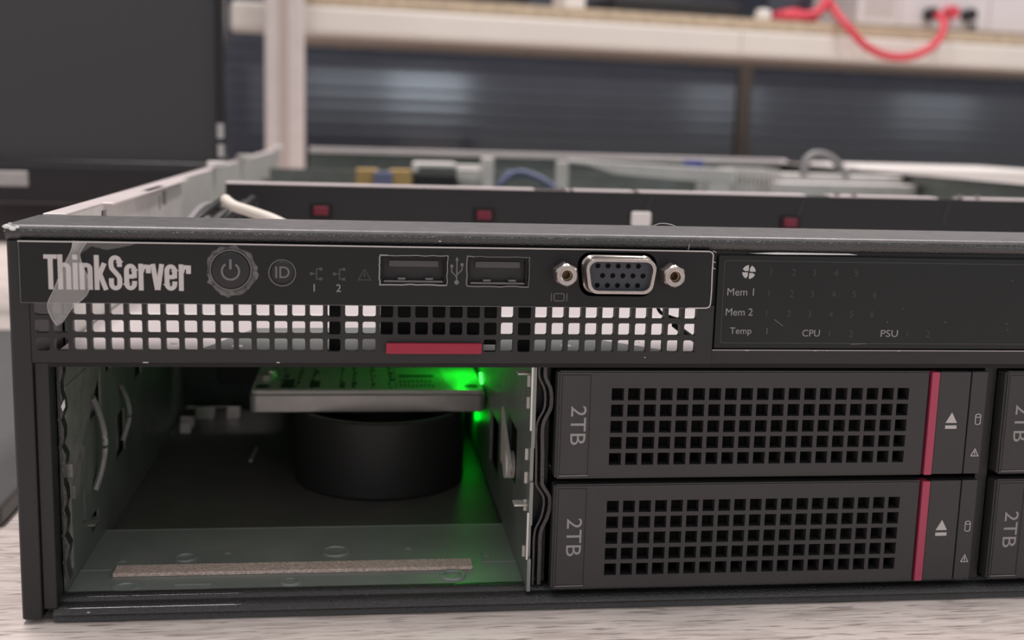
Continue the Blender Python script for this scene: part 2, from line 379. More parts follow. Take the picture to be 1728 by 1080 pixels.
for side in (0,):
    g2 = MB(); stroke(g2, [(8.3+.35*math.sin(i*1.9)+(.5 if i % 5 == 0 else 0), 56-i*2.0) for i in range(25)], .7, .7, 5, 8)
    g2.build('contact_spring', 'rough', sv)
    o = MB().prism([(8.6,47.0),(9.3,48.5),(9.4,46.9),(8.9,46.0)], 4.4, 5).build('bright_nick', 'chip', sv)
# drive cage top cover and backplane
cv = MB(); cv.box(6.2, 32, 7.2, 171, 56.9, 57.4); cv.box(6.2, 11, 171, 188, 56.9, 57.4); cv.box(32, W-8, 7.2, 188, 56.9, 57.4); cv.box(11, 32, 176, 188, 56.9, 57.4); cv.build('cage_cover', 'cover', sv)  # slot added near the rear to leak light onto the bay floor
ce = MB(); ce.prism([(12,60),(300,60),(300,64),(12,64)], 57.4, 57.7, 'z')
for cx, cy in ((30,22),(44,18),(120,20),(138,26)): ce.lathe((cx,cy,57.4), [(1.6,0),(1.2,.4),(.05,.4),(.05,0)], 'z', 16)
ce.build('cover_rib', 'galv', sv)
pst = MB(); pst.box(64.9, 68.2, 5.5, 9, 57.5, 70); pst.build('panel_support', 'dark', sv)
pst = MB(); pst.box(106.2, 109.8, 5.5, 9, 57.5, 70); pst.build('panel_support', 'dark', sv)
pst = MB(); pst.prism([(76.0,6),(101.5,6),(97,34),(76.5,34)], 60.5, 70.5, 'z'); pst.build('port_block', 'dark', sv)
pst = MB(); pst.prism([(34,8),(150,8),(128,30),(104,31),(80,44),(46,42)], 57.4, 57.65, 'z'); pst.build('dark_cover_sheet', 'galvd', sv, bevel=.1)  # darker thin sheet added on the cover behind the lower vent holes
lc = MB(); lc.tube(catmull([(83,8,66),(86,12,64),(90,14,60.5)]), .5); lc.tube(catmull([(90,9,65),(93,12,63),(95,15,61)]), .5); lc.build('port_lead', 'greycable', sv)
lw = MB(); lw.tube(catmull([(139,12,70.5),(140,11,67.5),(142.5,10,66.3),(145,9,65.8)]), .4); lw.tube(catmull([(143,9,64.8),(147,12,62),(151,16,59.5)]), .7); lw.build('port_lead', 'cable', sv)
bp = MB(); bp.box(7.5, W-8, 189.4, 191, 1.6, 56.4); bp.build('backplane', 'pcb', sv)
cn = MB()
for x in (20, 126, 232, 338):
    for z in (12, 38): MB().box(x, x+40, 182.6, 189.4, z, z+7).build('drive_connector', 'black', sv, bevel=.4)
for k_, (x, y, dx, dy) in enumerate(((13.0,170,7,4),(24,170,5,4),(9.5,158,5,2.2),(10.5,150,4,2.2))):
    MB().prism([(y,1.6),(y+dy,1.6),(y+dy,5.2),(y+dy-1,5.8)], x, x+dx, 'x').build('floor_glint', 'cover', sv, bevel=.5)  # bright tabs added to stand in for reflections on the rear floor
MB().prism([(37.0,116),(38.2,116),(38.8,131),(37.7,131)], 1.55, 2.3, 'z').build('floor_glint_sliver', 'cover', sv, bevel=.2)  # bright sliver added in place of a glossy floor reflection
# side walls of the case
sl = MB()
wallx(sl, 0.4, 1.2, 26, 738, .9, 85.4, [])
sl.build('side_panel', 'galvd', sv)
sl = MB()
wallx(sl, 4.4, 5.4, 27, 738, .9, 85.6, [(64,70,80,84.2),(150,154,78,83),(158,166,79,84)])
sl.build('side_panel', 'galv', sv)
wallx(sr := MB(), W-1.2, W-.4, 26, 738, .9, 85.4, []); sr.build('side_panel', 'galvd', sv)
fl = MB(); fl.box(.4, 5.4, 27, 738, 85.6, 86.3); fl.box(4.6, 8.2, 120, 200, 85.6, 86.2)
fl.box(3, 8, 66, 150, 85.4, 86.2)
fl.build('folded_edge', 'flange', sv, bevel=.3)
MB().box(W-6, W-.4, 27, 738, 85.6, 86.3).build('folded_edge', 'flange', sv, bevel=.3)
for y in (300, 425, 700): MB().cyl((6.5, y, 86.4), 4.4, 3.2, 'z', 16).build('rail_clip', 'white', sv, bevel=.6)
# vent grille
cols = [6.53+PITCH*i for i in range(38)]; rows = [68.84, 65.12, 61.40]
hl = []
for i, cx in enumerate(cols):
    for j, cz in enumerate(rows):
        if j == 2 and 19 <= i <= 24: continue
        hl.append((cx-1.38, cx+1.38, cz-1.38, cz+1.38))
vg = MB(); plate(vg, 4.3, 149.4, 57.5, 70.6, 0, 1.7, hl, r=.42)
vg.build('vent_grille', 'bezel', sv)
o = MB().box(77.1, 97.7, -1.0, .1, 59.7, 62.0).build('red_accent_bar', 'red', sv, bevel=.15); o['label'] = 'crimson bar below the vent holes'
fp = MB(); fp.box(149.4, W-8, .6, 1.9, 57.5, 60.7); fp.box(149.4, W-8, 1.6, 3, 60.7, 82.8); fp.box(262, W-8, .1, 1.7, 60.7, 82.8); fp.box(4.3, 149.4, 1.2, 2.2, 70.6, 82.8)
fp.box(149.4, W-8, 0, 1.2, 57.5, 60.7)
fp.box(325.5, W-8, 1.5, 3, 4.6, 56)
fp.build('faceplate', 'bezel', sv, bevel=.1)
MB().box(4.3, W-8, .9, 6, 56.4, 57.5).build('bay_lintel', 'dark', sv)
# ---- control panel
PY = -.7
cp = MB()
pts = rrect(2.6, 148.3, 70.1, 82.9, .9, 4)
H = [(75.6,89.9,74.7,80.9),(94.1,107.5,74.5,80.9)]
plate(cp, 2.6, 147.4, 70.1, 82.9, PY, .9, H); cp.prism([(147.4,70.1),(147.9,70.2),(148.3,70.9),(148.3,82.2),(147.9,82.8),(147.4,82.9)], PY, .9)
cpo = cp.build('control_panel', 'panel', sv)
ed = MB()
stroke(ed, [(2.6,82.75),(40,82.78),(80,82.72),(120,82.8),(147.3,82.75),(148.0,82.5),(148.25,81.9),(148.2,78),(148.3,74),(148.2,71),(147.9,70.4),(147.2,70.2),(143,70.15)], .22, .26, PY-.12, PY)
for z in (80.6, 79.2, 82.9): stroke(ed, [(148.2,z),(148.9,z-.3)], .12, .12, PY-.1, PY)
ed.build('edge_highlight', 'logo', sv)  # pale line painted along the panel bevel as its highlight
ed = MB(); stroke(ed, [(2.8,70.15),(77,70.15),(143,70.15)], .1, .1, PY-.06, PY)
stroke(ed, [(2.75,70.2),(2.75,82.6)], .1, .1, PY-.06, PY); ed.build('edge_highlight', 'dim', sv)  # dimmer painted highlight along the lower and left panel edges
# logo lettering: condensed strokes, written in units of a tenth of the cap height
lg = MB()
def G(paths, x, ux, uz, z0, wx=1.62, wz=1.2):
    for p in paths: stroke(lg, [(x+a*ux, z0+b*uz) for a, b in p], wx*ux, wz*uz, PY-.09, PY)
XH = 7.7
def arch(x0, x1, zt): return [(x0, zt-1.9)]+arc((x0+x1)/2, zt-1.6, (x1-x0)/2, 1.0, 180, 0, 8)
glyph = {
 'T': ([[(0,9.35),(4.4,9.35)], [(2.2,9.35),(2.2,0)]], 4.5),
 'h': ([[(.9,0),(.9,10)], arch(.9,3.6,XH)+[(3.6,0)]], 4.9),
 'i': ([[(.9,0),(.9,XH)], [(.9,8.6),(.9,10)]], 2.2),
 'n': ([[(.9,0),(.9,XH)], arch(.9,3.6,XH)+[(3.6,0)]], 4.9),
 'k': ([[(.9,0),(.9,10)], [(1.2,3.3),(3.5,XH)], [(2.0,4.4),(3.9,0)]], 4.8),
 'S': ([[(3.7,6.7),(3.7,8.0)]+arc(2.3,8.0,1.4,1.4,0,180,10)+[(.9,7.2),(1.1,6.3),(2.2,5.2),(3.4,4.0),(3.7,3.2),(3.7,2.0)]+arc(2.3,1.9,1.4,1.35,0,-180,10)+[(.9,2.0),(.9,3.4)]], 5.1),
 'e': ([[(.9,4.0),(3.5,4.0)], [(3.5,3.6),(3.5,5.7)]+arc(2.2,5.7,1.3,1.35,0,180,10)+[(.9,2.0)]+arc(2.2,2.0,1.3,1.35,180,360,10)+[(3.5,2.7)]], 4.8),
 'r': ([[(.9,0),(.9,XH)], [(.9,5.2)]+arc(2.5,5.6,1.3,1.3,180,60,6)+[(3.6,7.0)], [(3.4,7.4),(3.4,5.0)]], 4.2),
 'v': ([[(.7,XH),(2.1,.2)], [(3.7,XH),(2.3,.2)]], 4.5)}
word = 'ThinkServer'; total = sum(glyph[c][1] for c in word)
ux = (36.7-7.5)/total; uz = .72; x = 7.5
for ch in word:
    G(glyph[ch][0], x, ux, uz, 72.95+ (x-7.5)*-.003); x += glyph[ch][1]*ux
o = lg.build('logo_lettering', 'logo', sv, smooth=False); o['label'] = 'silver lettering reading ThinkServer'
# power button, glue, id button
def ringpts(cx, cz, r, n=40, jit=0.): return [(cx+(r+random.uniform(-jit, jit))*math.cos(2*math.pi*i/n), cz+(r+random.uniform(-jit, jit))*math.sin(2*math.pi*i/n)) for i in range(n)]
gl = MB(); a = ringpts(44.8, 77.4, 4.15); n = 40
mid = ringpts(44.9, 77.3, 4.75, jit=.15); out = ringpts(45.0, 77.2, 5.35, jit=.45)
gl.loops([[(p[0], PY-.02, p[1]) for p in a], [(p[0], PY-.45+random.uniform(0,.3), p[1]) for p in mid], [(p[0], PY-.02, p[1]) for p in out]])
gl.build('glue_residue', 'glue', sv)
gl = MB(); gl.lathe((44.8, PY, 77.4), [(4.2, 0), (4.25, -.35), (4.05, -.4), (4.0, 0)], 'y', 48); gl.lathe((44.8, PY, 77.4), [(3.62, 0), (3.62, -.12), (3.5, -.12), (3.5, 0)], 'y', 48)
gl.build('button_rim', 'dim', sv)
pb = MB(); pb.lathe((44.8, PY, 77.4), [(3.8, 0), (3.8, -.5), (3.4, -.75), (.01, -.75), (.01, 0)], 'y', 48); po = pb.build('power_button', 'bezel', sv)
ps = MB(); stroke(ps, arc(44.8, 77.2, 1.75, 1.75, 125, 415, 28), .42, .42, PY-.82, PY-.75); stroke(ps, [(44.8,77.6),(44.8,79.7)], .5, .5, PY-.82, PY-.75); ps.build('power_symbol', 'dim', po, smooth=False)
ib = MB(); ib.lathe((55.4, PY, 77.1), [(2.35, 0), (2.35, -.4), (2.1, -.6), (.01, -.6), (.01, 0)], 'y', 40); io = ib.build('id_button', 'bezel', sv)
r2_ = MB(); r2_.lathe((55.3, PY, 76.9), [(2.85, 0), (2.85, -.12), (2.65, -.12), (2.65, 0)], 'y', 40); r2_.build('button_rim', 'dim', io)
text('id_lettering', 'ID', (53.95, 56.85, 75.9, 78.3), PY-.65, M['dim'], io)
ic = MB()
text('port_number', '1', (61.8, None, 73.0, 74.6), PY-.03, M['mid'], sv); text('port_number', '2', (66.5, None, 73.0, 74.6), PY-.03, M['mid'], sv)
for cx in (62.4, 67.2):
    c = cx
    stroke(ic, [(c-1.1,76.8),(c,76.8)], .2, .2, PY-.04, PY); stroke(ic, [(c+1,77.8),(c,77.8),(c,75.7),(c+1,75.7)], .2, .2, PY-.04, PY)
    ic.prism([(c-1.4,76.5),(c-.8,76.5),(c-.8,77.1),(c-1.4,77.1)], PY-.04, PY)
    ic.prism([(c+.6,77.5),(c+1.2,77.5),(c+1.2,78.1),(c+.6,78.1)], PY-.04, PY); ic.prism([(c+.6,75.4),(c+1.2,75.4),(c+1.2,76.0),(c+.6,76.0)], PY-.04, PY)
c = 72.4
stroke(ic, [(c-1.3,75.6),(c,77.9),(c+1.3,75.6),(c-1.3,75.6)], .14, .14, PY-.04, PY); stroke(ic, [(c,77.1),(c,76.3)], .2, .2, PY-.04, PY)
ic.build('status_icon', 'ghost2', sv, smooth=False)
ub = MB(); c = 91.95
stroke(ub, [(c,75.4),(c,80.3)], .22, .22, PY-.05, PY); ub.prism([(c-.35,80.0),(c+.35,80.0),(c,80.8)], PY-.05, PY); ub.prism(arc(c,75.3,.5,.5,0,340,12), PY-.05, PY)
stroke(ub, [(c,76.4),(c-1.1,77.6),(c-1.1,78.6)], .2, .2, PY-.05, PY); stroke(ub, [(c,76.9),(c+1.1,78.0),(c+1.1,78.9)], .2, .2, PY-.05, PY)
ub.prism(arc(c-1.1,78.8,.33,.33,0,340,10), PY-.05, PY); ub.prism([(c+.8,78.8),(c+1.4,78.8),(c+1.4,79.4),(c+.8,79.4)], PY-.05, PY)
ub.build('usb_symbol', 'dim', sv, smooth=False)
mi = MB(); c = 114.3
stroke(mi, [(c-1.7,71.4),(c-1.7,73.2)], .14, .14, PY-.04, PY); stroke(mi, [(c+1.7,71.4),(c+1.7,73.2)], .14, .14, PY-.04, PY)
b_ = rrect(c-1.1,c+1.1,71.5,73.1,.35,3); stroke(mi, b_+[b_[0]], .14, .14, PY-.04, PY); mi.build('display_symbol', 'dim', sv, smooth=False)
# usb ports
for (x0, x1, z0, z1) in H:
    us = MB(); k = .38
    a = [(x0+.15,z0+.15),(x1-.15,z0+.15),(x1-.15,z1-.15),(x0+.15,z1-.15)]; b = [(x0+k+.3,z0+k+.3),(x1-k-.3,z0+k+.3),(x1-k-.3,z1-k-.3),(x0+k+.3,z1-k-.3)]
    us.loops([[(p[0],-.25,p[1]) for p in a],[(p[0],-.25,p[1]) for p in b],[(p[0],12,p[1]) for p in b],[(p[0],12,p[1]) for p in a],[(p[0],-.25,p[1]) for p in a]])
    uo = us.build('usb_port', 'dark', sv, smooth=False)
    MB().box(x0, x1, 11.8, 12.2, z0, z1).build('port_back', 'dark', uo)
    MB().box(x0+1.9, x1-1.7, 0.8, 11.8, z1-2.6, z1-1.15).build('port_tongue', 'ghost2', uo, bevel=.15)
    cl = MB(); 
    for q in (.27, .68): cl.box(x0+(x1-x0)*q, x0+(x1-x0)*q+1.6, -.1, 3, z0+1.0, z0+1.35)
    cl.box(x0+.9, x1-.9, -.28, .2, z0+.45, z0+.8); cl.build('contact_clip', 'dim', uo)
    je = MB(); P_ = []
    for (ax, az, bx, bz) in ((x0,z0,x1,z0),(x1,z0,x1,z1),(x1,z1,x0,z1),(x0,z1,x0,z0)):
        for i in range(9): P_.append((ax+(bx-ax)*i/9+random.uniform(-.12,.12), az+(bz-az)*i/9+random.uniform(-.1,.1)))
    for s_, w_ in ((P_[26:]+P_[:10], .26), (P_[9:27], .14)): stroke(je, s_, w_, w_, PY-.1, PY+.1)
    je.build('cut_edge', 'edge' if x0 < 80 else 'dim', uo)
# vga port
def dshape(x0, x1, z0, z1, r, sl, n=5):
    """D outline: wide on top, sides running in towards the bottom"""
    cor = [(x1,z1),(x0,z1),(x0+sl,z0),(x1-sl,z0)]; out = []
    for i in range(4):
        p = Vector(cor[i]); a = (Vector(cor[i-1])-p).normalized(); b = (Vector(cor[(i+1) % 4])-p).normalized()
        h = a.angle(b)/2; dist = r/math.tan(h); c_ = p+(a+b).normalized()*(r/math.sin(h))
        s0 = p+a*dist; s1 = p+b*dist; v0 = s0-c_; v1 = s1-c_; ang0 = math.atan2(v0.y, v0.x); d = math.atan2(v0.cross(v1), v0.dot(v1))
        for k in range(n+1):
            t = ang0+d*k/n; out.append((c_.x+r*math.cos(t), c_.y+r*math.sin(t)))
    return out
VX0, VX1, VZ0, VZ1 = 118.9, 134.9, 73.7, 81.3
o1 = dshape(VX0, VX1, VZ0, VZ1, 2.2, 1.1); o2 = dshape(VX0+.75, VX1-.75, VZ0+.7, VZ1-.7, 1.7, 1.05); o0 = dshape(VX0-.4, VX1+.4, VZ0-.4, VZ1+.4, 2.4, 1.1)
L3 = lambda ps_, y: [(p[0], y, p[1]) for p in ps_]
vs = MB(); vs.loops([L3(o0, PY), L3(o0, PY-.3), L3(o1, PY-.8), L3(o1, -5.0), L3(o2, -5.0), L3(o2, -1.2)])
vo = vs.build('vga_port', 'chrome', sv, bevel=.12, angle=50)
ins = MB(); ins.add(L3(o2, -3.6), [tuple(range(len(o2)))])
ins.build('port_insulator', 'vga', vo, smooth=False)
ph = MB(); pl = MB()
for r_i in range(3):
    for c_i in range(5):
        px = 122.0+c_i*2.22+(1.1 if r_i == 1 else 0); pz = 79.6-r_i*2.1
        ph.cyl((px, -3.68, pz), .55, .08, 'y', 14)
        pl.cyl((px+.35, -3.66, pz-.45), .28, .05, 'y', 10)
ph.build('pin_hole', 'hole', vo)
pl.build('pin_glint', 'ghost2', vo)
sh_ = MB(); sh_.loops([L3(dshape(VX0-1.1, VX1+1.1, VZ0-1.1, VZ1+.9, 2.8, 1.1), PY-.04), L3(dshape(VX0-1.1, VX1+1.1, VZ0-1.1, VZ1+.9, 2.8, 1.1), PY), L3(o0, PY)]); sh_.build('port_surround', 'dark', vo, smooth=False)
for cx in (115.1, 138.7):
    hx = MB(); hexo = [(cx+2.65*math.cos(math.radians(60*i+95)), 77.6+2.65*math.sin(math.radians(60*i+95))) for i in range(6)]
    hx.loops([L3(hexo, PY-.02), L3(hexo, -4.6)])
    # chamfered face with the threaded hole
    N = 36; hex36 = []; 
    for i in range(N):
        t = 2*math.pi*i/N; k = 2.65*math.cos(math.pi/6)/math.cos(((t-math.radians(95)) % (math.pi/3))-math.pi/6); hex36.append((cx+k*math.cos(t), 77.6+k*math.sin(t)))
    c_ = lambda r: [(cx+r*math.cos(2*math.pi*i/N), 77.6+r*math.sin(2*math.pi*i/N)) for i in range(N)]
    hx.loops([L3(hex36, -4.6), L3(c_(2.15), -5.0), L3(c_(1.45), -5.0), L3(c_(1.4), -5.25), L3(c_(1.2), -5.2), L3(c_(1.1), -1.0)])
    so = hx.build('hex_standoff', 'chrome', sv, angle=25)
    tr = MB(); tr.loops([L3(c_(1.12), -4.4), L3(c_(.85), -4.2), L3(c_(.85), -1.2), L3(c_(.01), -1.2)]); tr.build('thread', 'brass', so)
# ---- diagnostic panel
dp = MB(); dp.box(149.9, 261.5, .35, 1.5, 60.9, 81.9); do = dp.build('diagnostic_panel', 'gloss', sv, bevel=.2)
dl = MB(); b_ = rrect(151.3, 260, 62.2, 80.7, .6, 3); stroke(dl, b_+[b_[0]], .1, .1, .3, .36); dl.build('outline', 'ghost2', do)
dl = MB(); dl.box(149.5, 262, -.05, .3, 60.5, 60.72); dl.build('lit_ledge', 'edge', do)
dl = MB(); dl.prism([(157,82.35),(163,82.65),(180,82.6),(182,82.35),(163,82.2)], .25, 1.3); dl.build('clear_gasket', 'chip', do)
fanm = MB(); cx, cz = 156.95, 78.2
for k in range(4):
    a0 = 90*k+15
    pts = [(cx+.25*math.cos(math.radians(a0)), cz+.25*math.sin(math.radians(a0)))]+[(cx+1.55*math.cos(math.radians(a0+t)), cz+1.55*math.sin(math.radians(a0+t))) for t in (-12,5,22,40,52)]+[(cx+.9*math.cos(math.radians(a0+62)), cz+.9*math.sin(math.radians(a0+62)))]
    fanm.prism(pts, .28, .35)
fanm.build('fan_symbol', 'print', do, smooth=False)
for s_, bx in (('Mem 1', (152.3,158.4,72.9,74.55)), ('Mem 2', (152.2,158.4,68.4,70.05)), ('Temp', (153.4,158.4,63.8,65.7)), ('CPU', (170.3,174.4,63.75,65.3)), ('PSU', (188.9,193.0,63.75,65.35))):
    text('panel_lettering', s_, bx, .3, M['mid'], do)
for i in range(1, 7):
    text('dark_numeral', str(i), (158.8+i*4.9-1.9, None, 72.7, 74.2), .31, M['ghost'], do)
    text('dark_numeral', str(i), (158.8+i*4.9-2.2, None, 68.2, 69.7), .31, M['ghost'], do)
    if i < 6: text('dark_numeral', str(i), (158.8+i*4.9-1.7, None, 77.5, 79), .31, M['ghost'], do)
for xx, ss in ((176.6,'1'),(181.3,'2'),(195.2,'1'),(199.8,'2')): text('dark_numeral', ss, (xx, None, 63.7, 65.2), .31, M['ghost'], do)
sc = MB()
for x, z, l, a in ((163.5,67.6,2.6,-35),(182,62.0,3.5,3),(219,67,.4,0),(219.6,65.4,.3,60),(204,67.2,.5,5),(190,67.2,.5,0),(193.5,70.2,.3,30),(219.5,77,.3,0),(162,64.3,1.4,90)):
    stroke(sc, [(x,z),(x+l*math.cos(math.radians(a)), z+l*math.sin(math.radians(a)))], .12, .12, .3, .34)
sc.build('scratch', 'dim', do)
wm = MB()
for x, y, z, l in ((88,-.2,84,.5),(54,0,57.6,.7),(157,-.1,60.6,.9),(173,-.1,60.62,.8),(176,-.1,60.62,.4),(193,-.1,60.6,.6),(26.5,0,57.55,1.1),(134,-.02,58.9,.3),(13.6,-.1,2.5,.6)):
    wm.box(x, x+l, y-.1, y+.2, z-.1, z+.1)
wm.build('paint_chip', 'logo', sv)
fz = MB(); fz.tube(catmull([(139,20,86.1),(141,18,87.2),(143.5,17,87.0),(145,17,86.2)]), .12, 6); fz.tube([(142.7,-.2,82.9),(142.9,-.3,84.3)], .07, 6)
fz.build('stray_fibre', 'print', sv)
# ---- fan wall with release tabs
fw = MB(); fw.box(22.4, W-9, 192, 196, 57.6, 85.2); fw.box(22.4, W-9, 192, 196, .95, 57); fo = fw.build('fan_wall', 'black', sv)
rm = MB()
for a_, b_ in ((22.4,150),(152.5,176),(137,151),(178,245),(255,300),(310,W-9)): rm.box(a_, b_, 191.4, 199, 85.2, 85.8)
rm.build('wall_rim', 'flange', fo, bevel=.2)
for x, z in ((57.1,76.0),(118.2,75.4),(239.3,74.8)):
    so = MB().box(x-4.2, x+4.2, 191.3, 192, z-2.9, z+2.7).build('tab_recess', 'dark', fo, bevel=.5)
    o = MB().box(x-2.8, x+2.8, 190.3, 191.9, z-1.7, z+1.7).build('release_tab', 'tab', fo, bevel=.5); o['label'] = 'crimson fan release tab'
o = MB().box(175.1, 182.9, 189.8, 191.9, 72.2, 78.0).build('release_tab', 'white', fo, bevel=.8); o['label'] = 'white square tab'
for x in (181, 242, 303): MB().prism([(x-.5,75.5),(x+.6,75.5),(x+2.4,84.5),(x+1.8,84.5)], 191.7, 192).build('moulded_line', 'ghost', fo)
# loose wires and sleeves behind the lip
wr = MB()
for i in range(7):
    a = random.uniform(-3, 3)
    wr.tube(catmull([(10+i*1.2,95+i*5,58),(14+i*1.8,110+i*5,71+a*.6),(20+i*2.2,135+i*3,79.5+a*.5),(25+i*1.6,155+i*3,78+a),(30+i,172,66)]), 1.1)
wr.build('wire_bundle', 'cable', sv)
wr = MB(); wr.tube(catmull([(17,120,74),(21,138,80.3),(25,150,79),(27,160,72)]), 1.3); wr.build('wire_bundle', 'greycable', sv)
ws = MB(); ws.tube(catmull([(28.5,136,83.0),(32,128,81.6),(38,122,80.3),(46,112,78.5),(54,104,75),(60,98,69)]), 1.7, 12); ws.build('cable_sleeve', 'cream', sv)
# ---- rear interior
ri = MB(); ri.box(2, W-2, 200, 736, 2, 3.6); ri.build('system_board', 'pcb', sv)
rw = MB(); rw.box(30, W-1, 736, 737, 1, 85); rw.build('rear_wall', 'galvd', sv)
rw = MB(); rw.box(30, W-1, 728, 738, 84.3, 88.6); rw.build('folded_edge', 'flange', sv, bevel=.3)
rc = MB(); rc.box(6, 30, 560, 562, 1, 70); rc.box(12, 110, 540, 545, 1, 78); rc.box(160, 300, 530, 533, 1, 80); rc.build('inner_bracket', 'galvd', sv)
rc = MB(); rc.box(106, 133, 500, 520, 82.0, 85.4); rc.box(104.5, 108, 498, 505, 79, 85.4); rc.build('bright_latch', 'white', sv, bevel=1.0)
rc = MB(); rc.box(134, 150, 505, 520, 3.7, 84); rc.box(149.6, 157, 500, 512, 3.7, 89.5); rc.box(133, 150, 503, 508, 74, 82); rc.build('riser_post', 'galv', sv, bevel=.8)
MB().box(198, 205.5, 498, 506, 3.7, 88.5).build('riser_post', 'galv', sv, bevel=.8)
MB().box(106, 133, 498, 520, 3.7, 78).build('latch_block', 'black', sv, bevel=.8)
oc = MB(); oc.box(69, 83, 497, 510, 3.7, 80.4); oc.box(90, 104, 497, 510, 3.7, 80.4); oc.box(80, 92, 497, 506, 3.7, 77); oc.build('ochre_connector', 'orange', sv, bevel=.8)
oc = MB(); oc.box(80, 92, 492, 497, 3.7, 79.2); oc.build('blue_grey_plug', 'bluecable', sv, bevel=.8)
bc = MB()
for i in range(5): bc.tube(catmull([(160+i*1.5,506,70+i*2.5),(172+i*2,500,80.5+i*.5-i),(185+i*1.5,498,78-i),(196,496,72-i)]), 1.8)
bc.build('blue_cable_bundle', 'bluecable', sv)
rp = MB()
rp.prism([(196,90.8),(212,90.2),(300,87.2),(301,78.8),(262,80),(225,82.6),(208,87.6),(196,88.8)], 448, 452)
rp.build('riser_plate', 'galv', sv, bevel=.5)
rp = MB(); rp.box(284, 296, 500, 506, 84, 91.0); rp.build('blue_clip', 'blue', sv, bevel=.8)
hs = MB()
for i in range(11): hs.box(317+i*3.0, 318.6+i*3.0, 498, 540, 3.7, 86)
hs.box(317, 350, 499, 539, 3.7, 76); hs.build('heat_sink', 'galv', sv)
pc = MB(); pc.box(300, 318, 500, 530, 3.7, 84.5); pc.box(350, 436, 500, 520, 3.7, 84); pc.box(340, 436, 480, 492, 3.7, 79); pc.build('power_cage', 'galv', sv, bevel=1)
for x in (258, 265, 310, 317): MB().cyl((x, 192.5, 85.9), 1.3, 1.0, 'z', 14).build('rim_screw', 'chrome', sv)
ac = MB(); ac.tube(catmull([(365,500,84),(367,502,93),(374,504,97.2),(384,504,95.5),(392,503,89),(396,500,83)]), 2.6); ac.build('arched_cable', 'greycable', sv)

o = MB().box(447, 600, 600, 700, 0, 88).build('white_box', 'white', bevel=3); tag(o, 'white box on the bench beyond the right side of the server', 'box')
ac = MB(); ac.lathe((645, 600, 0), [(6,0),(34,0),(36,8),(36,82),(30,92),(8,94),(6,90)], 'z', 32); tag(ac.build('black_cable_spool', 'cable'), 'black rounded spool at the right picture edge behind the server', 'spool')


